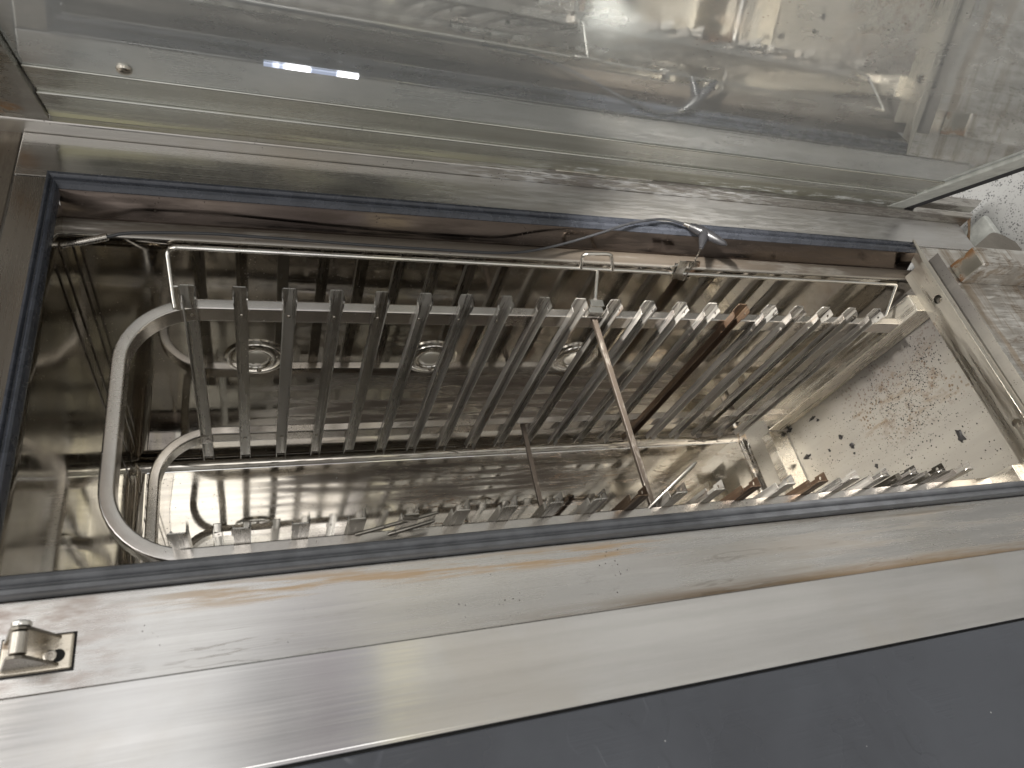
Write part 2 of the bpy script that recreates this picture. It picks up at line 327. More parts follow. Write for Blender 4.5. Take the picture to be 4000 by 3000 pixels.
def smoothpath(P, rad, k=6):
    """round the corners of a polyline"""
    P = [Vector(p) for p in P]; out = [P[0]]
    for i in range(1, len(P) - 1):
        a, b, c = P[i - 1], P[i], P[i + 1]; u = (a - b).normalized(); v = (c - b).normalized()
        p0 = b + u * rad; p1 = b + v * rad
        for t in range(k + 1):
            t /= k; out.append(p0 * (1 - t) ** 2 + b * 2 * t * (1 - t) + p1 * t * t)
    out.append(P[-1]); return out
def cat(P, k=8):
    P = [Vector(p) for p in P]; P = [P[0] * 2 - P[1]] + P + [P[-1] * 2 - P[-2]]; out = []
    for i in range(1, len(P) - 2):
        a, b, c, d = P[i - 1:i + 3]
        for j in range(k):
            t = j / k; out.append(.5 * ((2 * b) + (c - a) * t + (2 * a - 5 * b + 4 * c - d) * t * t + (3 * b - a - 3 * c + d) * t ** 3))
    out.append(P[-2]); return out
def disc(bm, c, ax, prof, n=24):
    """lathe: prof = (radius, height along ax)"""
    c = Vector(c); ax = Vector(ax).normalized(); u = ax.orthogonal().normalized(); v = ax.cross(u); rings = []
    for r, h in prof:
        rings.append([bm.verts.new(c + ax * h + (u * math.cos(2 * math.pi * k / n) + v * math.sin(2 * math.pi * k / n)) * max(r, 1e-5)) for k in range(n)])
    for a, b in zip(rings, rings[1:]):
        for k in range(n): bm.faces.new((a[k], a[(k + 1) % n], b[(k + 1) % n], b[k]))
    bm.faces.new(rings[0]); bm.faces.new(rings[-1])
def holed(bm, o, u, v, nrm, w, h, cu, cv, r, t, n=16):
    """plate w x h from origin o along u, v with a round hole at (cu, cv); thickness t along nrm"""
    o, u, v, nrm = map(Vector, (o, u, v, nrm)); L = []
    for lay in (0, t):
        inn, out = [], []
        for k in range(n):
            a = 2 * math.pi * k / n + math.pi / n; ca, sa = math.cos(a), math.sin(a)
            inn.append(bm.verts.new(o + u * (cu + r * ca) + v * (cv + r * sa) + nrm * lay))
            ts = []
            if ca > 1e-6: ts.append((w - cu) / ca)
            if ca < -1e-6: ts.append(-cu / ca)
            if sa > 1e-6: ts.append((h - cv) / sa)
            if sa < -1e-6: ts.append(-cv / sa)
            q = min(ts); out.append(bm.verts.new(o + u * (cu + q * ca) + v * (cv + q * sa) + nrm * lay))
        for k in range(n): bm.faces.new((inn[k], inn[(k + 1) % n], out[(k + 1) % n], out[k]))
        # corners
        cs = [(w, h), (0, h), (0, 0), (w, 0)]
        for (x, y) in cs:
            cvx = bm.verts.new(o + u * x + v * y + nrm * lay); a = math.atan2(y - cv, x - cu) % (2 * math.pi)
            k = int(((a - math.pi / n) / (2 * math.pi / n)) % n)
            bm.faces.new((out[k], out[(k + 1) % n], cvx))
        L.append((inn, out))
    for k in range(n): bm.faces.new((L[0][0][k], L[0][0][(k + 1) % n], L[1][0][(k + 1) % n], L[1][0][k]))
def thing(name, loc, label, cat_, group=None):
    o = bpy.data.objects.new(name, None); COL.objects.link(o); o.location = W(loc); o['_org'] = tuple(W(loc)); o.empty_display_size = .05
    o['label'] = label; o['category'] = cat_
    if group: o['group'] = group
    return o
def tag(o, label, cat_, group=None):
    o['label'] = label; o['category'] = cat_
    if group: o['group'] = group
    return o
def clone(o, off, parent):
    c = o.copy(); COL.objects.link(c); c.parent = parent; c.location = o.location + D(off)
    for ch in o.children:
        k = ch.copy(); COL.objects.link(k); k.parent = c
    return c

# ================================================================== OVEN
oven = thing('oven', (1.5, -.13, -.3), 'large open stainless steel oven lined with grease-spotted steel, its door swung out at the top', 'oven')
X0, X1 = -.148, 1.36          # cavity top and cavity floor
YT, YB, ZR = .078, -.413, -.665
# side walls: front bulge, flat, fillet to the rear
def sideprof(s):
    P = [(.0235 + .0, .0), ]
    f = [(.104, .002), (.100, .0045), (.093, .0055), (.086, .003), (.081, -.003), (.0785, -.011), (YT, -.022)]
    f += [(YT, -.30), (YT, ZR + .028)]
    for k in range(1, 7):
        a = k / 6 * math.pi / 2; f.append((YT - .026 * (1 - math.cos(a)), ZR + .028 - .026 * math.sin(a)))
    return f
def wallstrip(name, prof, x0, x1, mat, parent, n=24, t=None, smooth=50):
    bm = bmesh.new(); R = []
    for i in range(n + 1):
        x = x0 + (x1 - x0) * i / n; R.append([bm.verts.new((x, y, z)) for y, z in prof])
    for a, b in zip(R, R[1:]):
        for k in range(len(prof) - 1): bm.faces.new((a[k], a[k + 1], b[k + 1], b[k]))
    return newobj(name, bm, mat, parent, smooth=smooth)
sp_ = sideprof(0)
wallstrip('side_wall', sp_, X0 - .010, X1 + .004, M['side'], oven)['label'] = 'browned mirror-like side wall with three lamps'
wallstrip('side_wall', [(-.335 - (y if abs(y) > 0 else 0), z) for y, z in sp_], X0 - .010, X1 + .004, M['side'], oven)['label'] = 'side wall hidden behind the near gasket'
# rear wall, slightly stepped
bm = bmesh.new(); n = 30
ys = [YB + .026, -.30, -.1675, -.03, YT - .026]
R = [[bm.verts.new((X0 + .02 + (X1 - .022 - X0 - .02) * i / n, y, ZR)) for y in ys] for i in range(n + 1)]
for a, b in zip(R, R[1:]):
    for k in range(len(ys) - 1): bm.faces.new((a[k], a[k + 1], b[k + 1], b[k]))
newobj('rear_wall', bm, M['rear'], oven)
# rear fillets to the cavity top and cavity floor
def fillet(name, cx, sx, mat):
    pr = [(cx + sx * .022 * (1 - math.cos(k / 6 * math.pi / 2)), ZR + .022 * (1 - math.sin(k / 6 * math.pi / 2))) for k in range(7)]
    bm = bmesh.new(); extr(bm, pr, lambda p: (p[0], YT - .001, p[1]), lambda p: (p[0], YB + .001, p[1]))
    return newobj(name, bm, mat, oven, smooth=60)
fillet('corner_fillet', X0, 1, M['ceiling']); fillet('corner_fillet', X1, -1, M['rear'])
# cavity top with a pressed rib
bm = bmesh.new()
pr = [(X0 - .012, .028), (X0 - .002, .022), (X0, .012), (X0, -.3), (X0, ZR + .022)]
extr(bm, pr, lambda p: (p[0], .108, p[1]), lambda p: (p[0], -.40, p[1]))
newobj('cavity_top', bm, M['ceiling'], oven, smooth=40)
for yy in (.052, .020):
    bm = bmesh.new(); extr(bm, [(-.006, 0), (-.003, .0010), (.003, .0010), (.006, 0)], lambda p: (X0 + p[1], yy + p[0], .005), lambda p: (X0 + p[1], yy + p[0], -.63), cap=True)
    newobj('rib', bm, M['lip'], oven, smooth=40)
# cavity floor
bm = bmesh.new(); extr(bm, [(.06, 0), (.0, .0), (-.3, 0), (ZR + .022, 0)], lambda p: (X1, .10, p[0]), lambda p: (X1, -.43, p[0]))
newobj('cavity_floor', bm, M['floorpan'], oven)
# browned lip between gasket and side wall (both sides)
lp = [(.1195, .036), (.1180, .0345), (.1165, .030), (.1045, .0035), (.1035, .001)]
for sgn, nm in ((1, 'browned lip below the blue gasket, far side'), (-1, 'inner lip on the near side')):
    q = [(y, z) if sgn > 0 else (-.2575 - y * 1.0 - .0005 - (.1195 - y) * 1.9, z) for y, z in lp]
    wallstrip('inner_lip', q, -.150, 1.338, M['lip'], oven, n=2)['label'] = nm

# front frame plates
FZ = .03
fr = B('front_frame', (-.2015, .146, FZ - .012), (1.545, .2255, FZ), M['frame'], oven, bevel=.0012); fr['label'] = 'far frame plate under the door hinge side'
fr = B('front_frame', (-.1985, -.484, FZ - .012), (1.338, -.3998, FZ), M['frame'], oven, bevel=.0012); fr['label'] = 'near frame plate with an orange-brown stain along the gasket'
fr = B('front_frame', (-.2005, -.4025, FZ - .012), (-.1645, .1445, FZ), M['leftstrip'], oven, bevel=.0012); fr['label'] = 'narrow dark frame strip at the oven top'
B('oven_top_plate', (-.50, -.60, FZ - .014), (-.2035, .26, FZ - .002), M['topplate'], oven, bevel=.001)
fr = B('front_frame', (1.3395, -.484, FZ - .012), (1.80, .1445, FZ), M['frame_right'], oven, bevel=.0012); fr['label'] = 'stained frame plate below the oven floor with pale drip streaks'
B('frame_filler', (-.2015, .1445, FZ - .016), (1.545, .1462, FZ - .004), M['gap'], oven)
# trim strip and control panel
bm = bmesh.new(); tp = [(-.4855, .026), (-.4855, .047), (-.4875, .050), (-.5715, .050), (-.5755, .0478), (-.5768, .043), (-.5768, .026)]
extr(bm, tp, lambda p: (-.55, p[0], p[1]), lambda p: (1.9, p[0], p[1]), closed=True, cap=True)
newobj('trim_strip', bm, M['trim'], oven, smooth=50)
B('seam', (-.55, -.5795, .03), (1.9, -.5765, .0425), M['gap'], oven)
B('control_panel', (-.55, -1.05, .02), (1.9, -.5785, .0465), M['panel'], oven, bevel=.0015)
# hinge column: stepped folds running the height of the oven
bm = bmesh.new()
cp = [(.2258, .018), (.2262, .046), (.2285, .0495), (.2400, .0497), (.2425, .047), (.2430, .034), (.2640, .032), (.2665, .029), (.270, -.012), (.298, -.014), (.301, -.010), (.303, .012), (.306, .016), (.333, .016), (.336, .012), (.338, -.30)]
extr(bm, cp, lambda p: (-.45, p[0], p[1]), lambda p: (1.56 + (p[0] - .2258) * 1.5, p[0], p[1]))
newobj('hinge_column', bm, M['column'], oven, smooth=45)
bm = bmesh.new()
v = [bm.verts.new(p) for p in ((1.545, .165, .022), (1.556, .226, .045), (1.615, .262, .028), (1.648, .262, -.005), (1.60, .20, -.02))]
bm.faces.new(v[:4]); bm.faces.new((v[0], v[3], v[4]))
o = newobj('folded_corner', bm, M['rust'], oven); o['label'] = 'rusty folded corner at the foot of the hinge column'

# gasket
def gasket(name, path, outs, secs, lab, mt_='rubber'):
    bm = bmesh.new(); R = []
    for (x, y), (ox, oy) in zip(path, outs): R.append([bm.verts.new((x + ox * u, y + oy * u, z)) for u, z in secs])
    for a, b in zip(R, R[1:]):
        n = len(secs)
        for k in range(n): bm.faces.new((a[k], a[(k + 1) % n], b[(k + 1) % n], b[k]))
    bm.faces.new(R[0]); bm.faces.new(R[-1][::-1])
    o = newobj(name, bm, M[mt_], oven, smooth=35); o['label'] = lab; return o
# u measured inward from the outer edge
sec = [(0, .028), (.0005, .041), (.002, .0440), (.006, .0442), (.008, .0425), (.0092, .0395), (.0112, .0393), (.013, .0420), (.0165, .0435), (.0205, .0420), (.0225, .0375), (.0235, .0365), (.0245, .0300), (.0245, .028)]
secB = [(u * .93, z) for u, z in sec]
xo, xe = -.1635, 1.337
gasket('door_gasket', [(xo, -.3988), (xo, .1440), (xe, .1440)], [(.62, 1.2), (.62, -1), (0, -1)], sec, 'blue grey rubber gasket, far and top side')
gasket('door_gasket', [(xo + .0155, -.3988), (xe, -.3988)], [(0, 1), (0, 1)], secB, 'light grey rubber gasket with a dark groove, near side', 'rubbergrey')

# drip plate with two holes at the bottom of the opening
bm = bmesh.new()
px_ = 1.322
def ph(y0, y1, yc=None):
    if yc is None: box(bm, (px_, y1, 0), (px_ + .0015, y0, .047))
    else: holed(bm, (px_, y0, 0), (0, -1, 0), (0, 0, 1), (1, 0, 0), y0 - y1, .047, y0 - yc, .032, .0088, .0015)
ph(.086, .04); ph(.04, -.04, .003); ph(-.04, -.235); ph(-.235, -.31, -.272); ph(-.31, -.40)
plate = newobj('drip_plate', bm, M['plate'], oven)
bm = bmesh.new()
v = [(px_ - .0003, .088), (px_ + .011, .1445), (px_ + .0155, .1445), (px_ + .0165, -.40), (px_ - .0003, -.40)]
A = [bm.verts.new((x, y, .0488)) for x, y in v]; Bq = [bm.verts.new((x, y, .0472)) for x, y in v]
bm.faces.new(A); bm.faces.new(Bq[::-1])
for i in range(5): bm.faces.new((A[i], A[(i + 1) % 5], Bq[(i + 1) % 5], Bq[i]))
newobj('plate_lip', bm, M['plate'], plate, bevel=.0004)
B('plate_skirt', (px_ + .0145, -.40, .02), (px_ + .016, .1440, .0470), M['plate'], plate)
for yc in (.003, -.272):
    bm = bmesh.new(); disc(bm, (px_ + .010, yc - .003, .034), (-1, 0, 0), [(.0055, 0), (.0055, .004), (.004, .005), (.0005, .005)], 14)
    newobj('screw', bm, M['screw'], plate, smooth=40)
# far bar, rounded foot plate
bm = bmesh.new(); box(bm, (1.425, .050, FZ), (1.95, .097, .088))
hb_ = newobj('support_bar', bm, M['frame_right'], oven, bevel=.003); hb_['label'] = 'stained square bar with a rusty end'
B('bar_end', (1.4225, .052, FZ + .001), (1.4248, .095, .086), M['rustend'], hb_, bevel=.001)
bm = bmesh.new(); pts = smoothpath([(1.80, .02, 0), (1.56, .165, 0), (1.692, .238, 0), (1.95, .06, 0)], .03, 6)
A = [bm.verts.new((p.x, p.y, .012)) for p in pts]; Bq = [bm.verts.new((p.x, p.y, .006)) for p in pts]
bm.faces.new(A); bm.faces.new(Bq[::-1])
for i in range(len(pts)): bm.faces.new((A[i], A[(i + 1) % len(pts)], Bq[(i + 1) % len(pts)], Bq[i]))
o = newobj('foot_plate', bm, M['foot'], oven, bevel=.001); o['label'] = 'rounded pale steel plate by the kitchen floor'

# lamps in the side wall
def lamp(xc, first=[None]):
    if first[0] is None:
        bm = bmesh.new(); c = (xc, YT, -.279)
        disc(bm, c, (0, -1, 0), [(.050, .0002), (.050, .002), (.047, .0045), (.044, .0045), (.0425, .003), (.041, .0052), (.038, .0062), (.029, .0066), (.0265, .0062), (.024, .003)], 48)
        L = newobj('lamp', bm, M['wire'], oven, loc=c, smooth=25); L['label'] = 'round cavity lamp with a steel bezel'
        bm = bmesh.new(); disc(bm, (c[0], c[1] - .0025, c[2]), (0, -1, 0), [(.0235, 0), (.0225, .003), (.019, .006), (.013, .0085), (.006, .0098), (.0005, .010)], 32)
        newobj('lens', bm, M['lens'], L, loc=c, smooth=60)
        for a in range(4):
            an = a * math.pi / 2 + .15; bm = bmesh.new()
            disc(bm, (c[0] + .034 * math.cos(an), c[1] - .006, c[2] + .034 * math.sin(an)), (0, -1, 0), [(.0042, 0), (.004, .0014), (.0026, .002), (.0024, .0012), (.0003, .0011)], 14)
            newobj('screw', bm, M['screw'], L, loc=c, smooth=30)
        first[0] = (L, xc); return L
    return clone(first[0][0], (xc - first[0][1], 0, 0), oven)
for q in (.083, .389, .687): lamp(q)

# latch catch on the near frame plate
lat = B('latch_catch', (-.132, -.4655, FZ + .0005), (-.0775, -.4345, FZ + .0045), M['latch'], oven, bevel=.0018, segs=3)
lat['label'] = 'door catch with a roller between two ears'
B('shim', (-.1335, -.4670, FZ), (-.0760, -.4330, FZ + .0010), M['gap'], lat, bevel=.001)
for yy in (-.4375, -.4610):
    bm = bmesh.new()
    pr = [(-.086, .002), (-.100, .042), (-.104, .049), (-.109, .051), (-.115, .049), (-.118, .043), (-.1315, .002)]
    extr(bm, pr, lambda p: (p[0], yy + .0015, FZ + p[1]), lambda p: (p[0], yy - .0015, FZ + p[1]), closed=True, cap=True)
    newobj('ear', bm, M['ear'], lat, bevel=.0010)
bm = bmesh.new(); disc(bm, (-.109, -.4592, FZ + .0435), (0, 1, 0), [(.0045, 0), (.0066, .0015), (.0066, .0185), (.0045, .020)], 24); newobj('roller', bm, M['screw'], lat, smooth=40)
bm = bmesh.new(); disc(bm, (-.109, -.4355, FZ + .0435), (0, 1, 0), [(.0072, 0), (.0078, .001), (.0078, .0032), (.0066, .0042)], 24); newobj('cap', bm, M['wire'], lat, smooth=40)
bm = bmesh.new(); disc(bm, (-.094, -.4535, FZ + .0045), (0, 0, 1), [(.0055, 0), (.0052, .003), (.0035, .0036), (.0022, .0034), (.0018, .0016), (.0003, .0016)], 18); newobj('screw', bm, M['screw'], lat, smooth=30)
bm = bmesh.new(); disc(bm, (-.0885, -.4535, FZ + .0043), (0, 0, 1), [(.0058, 0), (.0056, .0006), (.0003, .0007)], 18); newobj('slot', bm, M['gap'], lat)

# probe holder clip on the side wall
bm = bmesh.new()
def flat(pts, y, t=.0012):
    A = [bm.verts.new((p[0], y, p[1])) for p in pts]; Bq = [bm.verts.new((p[0], y - t, p[1])) for p in pts]
    bm.faces.new(A); bm.faces.new(Bq[::-1])
    for i in range(len(pts)): bm.faces.new((A[i], A[(i + 1) % len(pts)], Bq[(i + 1) % len(pts)], Bq[i]))
def rnd(L, r=.003): return [(p.x, p.y) for p in smoothpath([(a, b, 0) for a, b in L] + [(*L[0], 0)], r, 3)][:-1]
flat(rnd([(.7464, .0141), (.7642, .0252), (.7783, .0009), (.7606, -.0003)]), .0655)
flat(rnd([(.7736, .0311), (.7952, .034), (.8027, .0201), (.7841, .0134)]), .0645)
flat(rnd([(.7643, -.0068), (.7737, -.0048), (.7976, -.0094), (.8023, -.0175), (.7809, -.0174)], .0025), .0655)
flat([(.7540, .0327), (.7731, .0337), (.7798, -.012), (.7639, -.012)], .0632)
box(bm, (.762, .066, -.002), (.772, .0785, .010))
newobj('probe_clip', bm, M['wire'], oven, smooth=30)

# ------------------------------------------------------------------ door (part of the oven) leaning over the opening
TH = math.radians(118); dv = Vector((0, math.cos(TH), math.sin(TH))); dn = Vector((0, -math.sin(TH), math.cos(TH)))
DO = Vector((0, .2355, .0515))
def dp(x, v, n): return tuple(Vector((x, DO.y, DO.z)) + dv * v + dn * n)
def dbox(name, a, b, mat, parent, bevel=0.0):
    bm = bmesh.new(); x0, v0, n0 = a; x1, v1, n1 = b
    vs = [bm.verts.new(dp(*p)) for p in ((x0, v0, n0), (x1, v0, n0), (x1, v1, n0), (x0, v1, n0), (x0, v0, n1), (x1, v0, n1), (x1, v1, n1), (x0, v1, n1))]
    for f in ((0, 1, 2, 3), (4, 5, 6, 7), (0, 1, 5, 4), (1, 2, 6, 5), (2, 3, 7, 6), (3, 0, 4, 7)): bm.faces.new([vs[i] for i in f])
    return newobj(name, bm, mat, parent, bevel=bevel)
door = dbox('door', (-.50, -.004, -.075), (1.40, .76, -.055), M['door_inner'], oven, .002); door['label'] = 'open oven door with a hazy streaked glass pane'
dbox('door_channel', (-.168, .0, -.012), (1.3212, .067, 0), M['channel'], door, .0015)['label'] = 'olive-stained lower channel with white limescale spots'
dbox('door_channel', (-.168, .0675, -.016), (1.3212, .1265, -.0035), M['channel'], door, .0015)
dbox('glass_pane', (-.168, .127, -.0120), (1.3212, .75, -.006), M['pane'], door, .0008)
dbox('pane_edge', (1.3215, -.004, -.008), (1.371, .75, .0012), M['silicone'], door, .003)
dbox('door_seal', (1.3715, -.008, -.034), (1.400, .75, -.001), M['seal'], door, .003)
st = dbox('door_stile', (-.30, .0, -.02), (-.169, .75, .0045), M['stile'], door, .001); st['label'] = 'pale door stile with a rust patch'
dbox('dark_reflection_slab', (-.50, .0, -.05), (-.301, .75, -.004), M['gap'], door, .001)  # unseen dark slab added so the frame steel reflects dark
for v0, hgt in ((.19, .012), (.25, .02), (.36, .03)):
    dbox('liner_rib', (-.16, v0, -.055), (1.31, v0 + hgt, -.030), M['door_inner'], door, .003)
for xx in (-.060,):
    bm = bmesh.new(); disc(bm, dp(xx, .146, -.006), dn, [(.009, 0), (.0085, .003), (.006, .005), (.001, .006)], 18); newobj('rivet', bm, M['screw'], door, smooth=40)
dbox('glow_strip', (.093, .2025, -.0058), (.2027, .2105, -.0038), M['glintglow'], door, .0006)  # added glow for a glint on the pane; the cavity light sits elsewhere
dbox('pane_bracket', (.56, -.003, -.008), (.75, .002, .0015), M['wire'], door, .0006)
dbox('door_edge', (1.385, -.004, -.08), (1.40, .75, -.036), M['frame'], door, .001)

# ================================================================== RACK
rack = thing('tray_rack', (1.33, -.1675, -.27), 'slide-in tray rack of bent square tube with two rows of twenty channel rails', 'tray rack')
P = .063
# channel rail (far row); flange with hole towards the oven floor
def rail_bm(sg, y0):
    """sg=-1: flanges point to -y (far row), +1: near row"""
    bm = bmesh.new(); t = .0014; w_ = .0088; L = .495
    # web with chamfered tip
    pr = [(-.0092, 0), (.0066, 0), (w_, -.0035), (w_, -L), (-w_, -L), (-w_, -.0225), (-.0108, -.0195), (-.0108, -.0025)]
    A = [bm.verts.new((x, y0, z)) for x, z in pr]; Bq = [bm.verts.new((x, y0 - sg * t, z)) for x, z in pr]
    bm.faces.new(A); bm.faces.new(Bq[::-1])
    for i in range(len(pr)): j = (i + 1) % len(pr); bm.faces.new((A[i], A[j], Bq[j], Bq[i]))
    e = .0002
    # support flange (+x) with holed tab front and rear
    h = .0145
    holed(bm, (w_ - t, y0 + sg * e, -.003), (0, 0, -1), (0, sg, 0), (1, 0, 0), .021, h, .0115, .0090, .0028, t, 12)
    box(bm, (w_ - t, y0 + sg * e, -.024), (w_, y0 + sg * (h - .0025), -L + .022))
    holed(bm, (w_ - t, y0 + sg * e, -L + .022), (0, 0, -1), (0, sg, 0), (1, 0, 0), .021, h, .014, .0085, .0018, t, 12)
    # keeper flange (-x), shorter, with a small bent lip
    box(bm, (-w_, y0 + sg * e, -.030), (-w_ + t, y0 + sg * .0115, -L + .006))
    pr = [(0, -.022), (.0095, -.030), (0, -.030)]
    lipv = [bm.verts.new((-w_ - .0015, y0 + sg * .001, -.019)), bm.verts.new((-w_ - .001, y0 + sg * .0105, -.0215)), bm.verts.new((-w_, y0 + sg * .0115, -.0301)), bm.verts.new((-w_, y0 + sg * e, -.0301))]
    lip2 = [bm.verts.new(v.co + Vector((t, 0, 0))) for v in lipv]
    bm.faces.new(lipv); bm.faces.new(lip2[::-1])
    for i in range(4): j = (i + 1) % 4; bm.faces.new((lipv[i], lipv[j], lip2[j], lip2[i]))
    return bm
def make_rail(sg, y0, mat, lab):
    r = newobj('rail', rail_bm(sg, y0), mat, rack, loc=(0, y0, 0)); r['label'] = lab
    for zz in (-.062, -.427):
        bm = bmesh.new(); disc(bm, (0, y0, zz), (0, sg, 0), [(.0033, 0), (.003, .0008), (.0018, .0013), (.0003, .0014)], 10); newobj('rivet', bm, M['screw'], r, loc=(0, y0, 0), smooth=50)
    return r
for sg, y0, lab in ((-1, 0.0, 'long channel rail of the far row'), (1, -.335, 'channel rail of the near row, seen end on')):
    r0 = make_rail(sg, y0, M['rail'], lab)
    dirty = None
    for i in range(1, 20):
        c = clone(r0, (i * P, 0, 0), rack)
        if sg < 0 and i in (14,):
            c.data = c.data.copy(); c.data.materials[0] = M['rail_dirty']; c['label'] = 'burnt black channel rail of the far row'
        if sg > 0 and i in (9, 12, 14): 
            if dirty is None: dirty = c.data.copy(); dirty.materials[0] = M['rail_dirty']
            c.data = dirty; c['label'] = 'burnt channel rail of the near row'
# bent tube frames
def loop(z0, z1):
    xin, R = -.080, .092; ya, yb = .0088, -.3438
    pts = [(1.30, ya)]
    for k in range(13): a = math.pi / 2 * k / 12; pts.append((xin + R - R * math.sin(a), ya - R + R * math.cos(a)))
    for k in range(13): a = math.pi / 2 * k / 12; pts.append((xin + R - R * math.cos(a), yb + R - R * math.sin(a)))
    pts.append((1.30, yb))
    bm = bmesh.new(); hw = .0085; r = .003
    sec = []
    for cx, cz, a0 in ((hw - r, z0 - r, 0), (-(hw - r), z0 - r, 90), (-(hw - r), z1 + r, 180), (hw - r, z1 + r, 270)):
        for k in range(4): a = math.radians(a0 + 30 * k); sec.append((cx + r * math.cos(a), cz + r * math.sin(a)))
    Rg = []
    for i, (x, y) in enumerate(pts):
        a = pts[max(i - 1, 0)]; b = pts[min(i + 1, len(pts) - 1)]; d = Vector((b[0] - a[0], b[1] - a[1])).normalized(); nn = Vector((-d.y, d.x))
        Rg.append([bm.verts.new((x + nn.x * u, y + nn.y * u, z)) for u, z in sec])
    for a, b in zip(Rg, Rg[1:]):
        for k in range(len(sec)): bm.faces.new((a[k], a[(k + 1) % len(sec)], b[(k + 1) % len(sec)], b[k]))
    bm.faces.new(Rg[0]); bm.faces.new(Rg[-1][::-1])
    return newobj('frame_tube', bm, M['tube'], rack, smooth=28)
loop(-.047, -.077)['label'] = 'front bent tube frame'; loop(-.4115, -.4425)['label'] = 'rear bent tube frame'
# base members
for y0, y1, lab in ((-.0005, .040, 'far base member, brightly lit'), (-.375, -.3345, 'near base member')):
    B('base_member', (1.3005, y0, -.495), (1.3575, y1, .0), M['base'], rack, bevel=.0015)['label'] = lab
B('cross_member', (1.3035, -.334, -.530), (1.3575, -.001, -.500), M['base'], rack, bevel=.0015)
# diagonal braces (flat bars between the rows)
def brace(z0, z1, xa, lab):
    bm = bmesh.new(); extr(bm, [(-.0045, 0), (.0045, 0), (.0045, -.0065), (-.0045, -.0065)][::-1], lambda p: (xa + p[0], .0005, z0 + p[1]), lambda p: (xa + p[0] - .002, -.3355, z1 + p[1]), closed=True, cap=True)
    o = newobj('brace', bm, M['brace'], rack, bevel=.0006); o['label'] = lab
brace(-.047, -.047, .6095, 'front flat brace, brown-stained'); brace(-.412, -.412, .6025, 'rear flat brace, rust-stained')
# wire tray guard
zg, yg = -.004, .068
bm = bmesh.new()
path = smoothpath([(-.0195, -.001, -.047), (-.0215, .010, -.042), (-.0290, yg, -.0125), (-.020, yg, zg), (1.292, yg, zg), (1.2537, .010, -.034), (1.225, .003, -.040)], .006, 6)
path2 = []
for i, p in enumerate(path):
    path2.append(p)
    if i + 1 < len(path) and (path[i + 1] - p).length > .3:
        for k in range(1, 8): path2.append(p.lerp(path[i + 1], k / 8))
sweep(bm, path2, .0031, 12)
guard = newobj('tray_guard', bm, M['wire'], rack, smooth=60); guard['label'] = 'long bright wire guard over the far row of rails'
bm = bmesh.new(); sweep(bm, smoothpath([(.5853, yg, zg), (.5739, yg, .030), (.6250, yg, .034), (.6441, yg, zg)], .011, 6), .003, 12); newobj('handle', bm, M['wire'], guard, smooth=60)
bm = bmesh.new(); sweep(bm, [(.6165, .066, zg - .003), (.6000, .012, -.014)], .0032, 12); newobj('rod', bm, M['wire'], guard, smooth=60)
bm = bmesh.new()
box(bm, (.592, -.004, -.030), (.618, .014, -.0285)); box(bm, (.592, -.004, -.046), (.5935, .014, -.030)); box(bm, (.6165, -.004, -.046), (.618, .014, -.030)); box(bm, (.598, .008, -.028), (.622, .022, -.0265))
newobj('clasp', bm, M['wire'], guard, bevel=.0005)
bm = bmesh.new(); box(bm, (-.0175, -.004, -.048), (-.0115, -.001, .001)); newobj('pivot_tab', bm, M['wire'], guard, bevel=.0008)

# ================================================================== CORE PROBE
probe = thing('core_probe', (.78, .10, .06), 'core temperature probe with a black T-shaped grip and a long grey cable', 'probe')
bm = bmesh.new(); sweep(bm, [(-.146, .0565, .0015), (-.128, .058, .006), (-.1275, .058, .006), (-.094, .0629, .0147)], .0045, 14, taper=[.0034, .0034, .0046, .0046]); newobj('sleeve', bm, M['rod'], probe, smooth=40)
bm = bmesh.new(); sweep(bm, cat([(-.094, .0629, .0147), (-.0645, .066, .0211), (.0197, .070, .0237), (.0834, .072, .021), (.2217, .073, .0165), (.3359, .074, .0141), (.4503, .074, .0159), (.5213, .080, .0286), (.6024, .100, .0439), (.6498, .115, .052), (.6905, .1255, .0565), (.738, .1345, .056), (.7770, .1275, .0555)], 8), .0021, 10)
newobj('cable', bm, M['cable'], probe, smooth=60)
bm = bmesh.new(); sweep(bm, [(.7735, .1283, .0555), (.7845, .1238, .0555)], .0042, 14, taper=[.0034, .0046]); newobj('collar', bm, M['wire'], probe, smooth=50)
bm = bmesh.new()
sweep(bm, [(.7835, .1240, .0555), (.790, .119, .0565), (.799, .109, .0595), (.808, .0975, .0625), (.818, .085, .0660), (.826, .0755, .0685), (.830, .0700, .070)], .006, 16, taper=[.0056, .0080, .0092, .0088, .0074, .0052, .0016])
sweep(bm, [(.803, .1035, .0610), (.796, .090, .0600), (.789, .0775, .0590), (.7845, .0700, .0580)], .006, 14, taper=[.0095, .0080, .0050, .0034])
newobj('grip', bm, M['black'], probe, smooth=70)
bm = bmesh.new(); sweep(bm, [(.7845, .0700, .0580), (.7840, .0610, .0250), (.7835, .0590, .0090), (.7830, .057, -.010)], .0014, 10); newobj('needle', bm, M['wire'], probe, smooth=60)

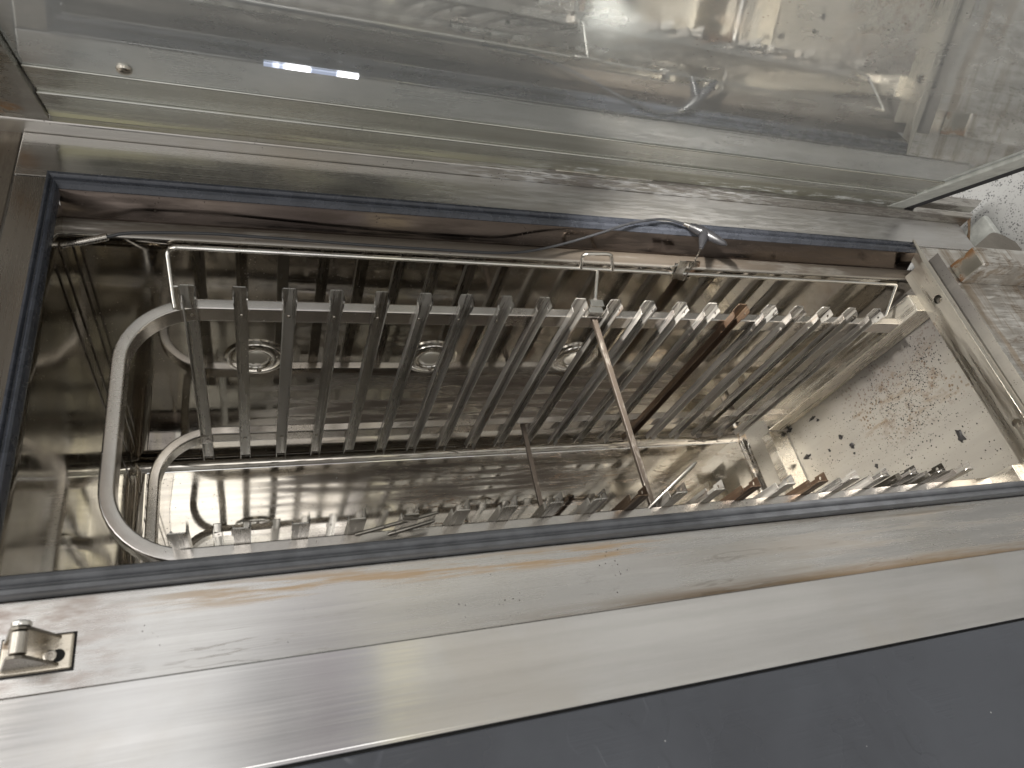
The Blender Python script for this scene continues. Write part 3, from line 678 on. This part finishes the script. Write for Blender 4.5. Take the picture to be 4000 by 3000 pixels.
# ================================================================== LOOSE THINGS
def rod(name, a, b, r, lab, cat_, g=None, tip=None):
    a, b = Vector(a), Vector(b); d = (b - a)
    bm = bmesh.new(); sweep(bm, [a, a + d * .03, a + d * .5, a + d * .94, b], r, 12, taper=[r * .6, r, r, r * .95, r * .45])
    return tag(newobj(name, bm, M['rod'], smooth=50), lab, cat_, g)
rod('metal_stick', (.186, -.3455, -.026), (.288, -.3275, -.022), .0024, 'dark thin metal stick, upper of two lying across the near row of rails', 'stick', 'dark sticks lying on the near rails')
rod('metal_stick', (.225, -.3475, -.030), (.283, -.3370, -.024), .0026, 'dark thin metal stick, lower and shorter of two lying across the near rails', 'stick', 'dark sticks lying on the near rails')
rod('metal_rod', (.598, -.338, -.050), (.683, -.2835, -.020), .0034, 'grey pen-like metal rod leaning over the near rails right of the front brace', 'rod')
def crumb(x, y, z, s, lab):
    bm = bmesh.new(); bmesh.ops.create_icosphere(bm, subdivisions=2, radius=1)
    rr = random.Random(int(abs(z) * 1e5)); ph_ = [rr.uniform(0, 6) for _ in range(3)]
    for v in bm.verts:
        k = 1 + .32 * math.sin(v.co.x * 5 + ph_[0]) + .30 * math.sin(v.co.y * 6 + ph_[1] + v.co.z * 3) + rr.uniform(-.18, .18)
        v.co = Vector((x - .25 * s[2] + v.co.z * s[2] * k * .5, y + v.co.x * s[0] * k * .9, z + v.co.y * s[1] * k * .9))
    o = newobj('crumb', bm, M['char'], None, loc=(x, y, z), smooth=40)
    return tag(o, lab, 'crumb', 'charred crumbs on the oven floor')
crumb(X1, -.232, -.095, (.013, .008, .006), 'large charred crumb alone near the two-holed plate, rightmost on the oven floor')
crumb(X1, -.0972, -.353, (.007, .007, .006), 'jagged charred crumb in the middle of the oven floor, upper of a close pair')
crumb(X1, -.1285, -.334, (.008, .005, .005), 'jagged charred crumb in the middle of the oven floor, lower of a close pair')
crumb(X1, -.006, -.488, (.007, .008, .006), 'charred crumb at the rear corner where the rack base members meet')
crumb(X1, -.090, -.470, (.008, .011, .006), 'broad charred crumb in the band of shadow on the oven floor')
crumb(X1, -.018, -.405, (.004, .014, .005), 'elongated burnt crust lying beside the far base member')
crumb(X1, -.030, -.392, (.005, .004, .004), 'small reddish burnt crumb beside the far base member')
crumb(X1, -.108, -.400, (.004, .004, .003), 'small charred crumb left of the close pair on the oven floor')
crumb(X1, -.146, -.338, (.003, .003, .003), 'tiny charred crumb just below the close pair on the oven floor')
crumb(X1, -.196, -.300, (.006, .005, .003), 'small charred crumb close to the ends of the near rails')
# fine scattered crumbs
bm = bmesh.new(); rr = random.Random(3)
for i in range(1500):
    if i < 1050:
        cy, cz, cs = rr.choice(((-.055, -.075, .022), (-.085, -.105, .02), (-.115, -.165, .03), (-.150, -.13, .03), (-.08, -.21, .035), (-.17, -.22, .05)))
        z = rr.gauss(cz, cs); y = rr.gauss(cy, cs)
    else: z = rr.uniform(-.49, -.02); y = rr.uniform(-.36, -.01)
    if not (-.5 < z < -.005 and -.40 < y < -.003): continue
    s = rr.choice((.0005, .0007, .0009, .0012, .0016))
    c = Vector((X1 - s * .3, y, z)); v = [bm.verts.new(c + Vector((-s * .8, 0, 0)))] + [bm.verts.new(c + Vector((s * .3, s * rr.uniform(.6, 1.3) * math.cos(a), s * rr.uniform(.6, 1.3) * math.sin(a)))) for a in (0, 1.3, 2.5, 3.8, 5.1)]
    for k in range(1, 6): bm.faces.new((v[0], v[k], v[k % 5 + 1]))
o = newobj('crumb_specks', bm, M['char']); o['kind'] = 'stuff'; o['label'] = 'fine burnt specks scattered over the oven floor'

# ================================================================== KITCHEN FLOOR
bm = bmesh.new(); v = [bm.verts.new(p) for p in ((FL, -6, -4), (FL, 6, -4), (FL, 6, 6), (FL, -6, 6))]; bm.faces.new(v)
o = newobj('floor', bm, M['ground']); o['kind'] = 'structure'; o['label'] = 'pale grey speckled kitchen floor'
o = tag(B('floor_skirting', (FL - .02, -.1, -.10), (FL - .004, .30, .0), M['silicone'], None, bevel=.002), 'pale floor edging beside the rounded foot plate, right border of the photo', 'edging')
for o in bpy.data.objects:
    if '_org' in o: del o['_org']
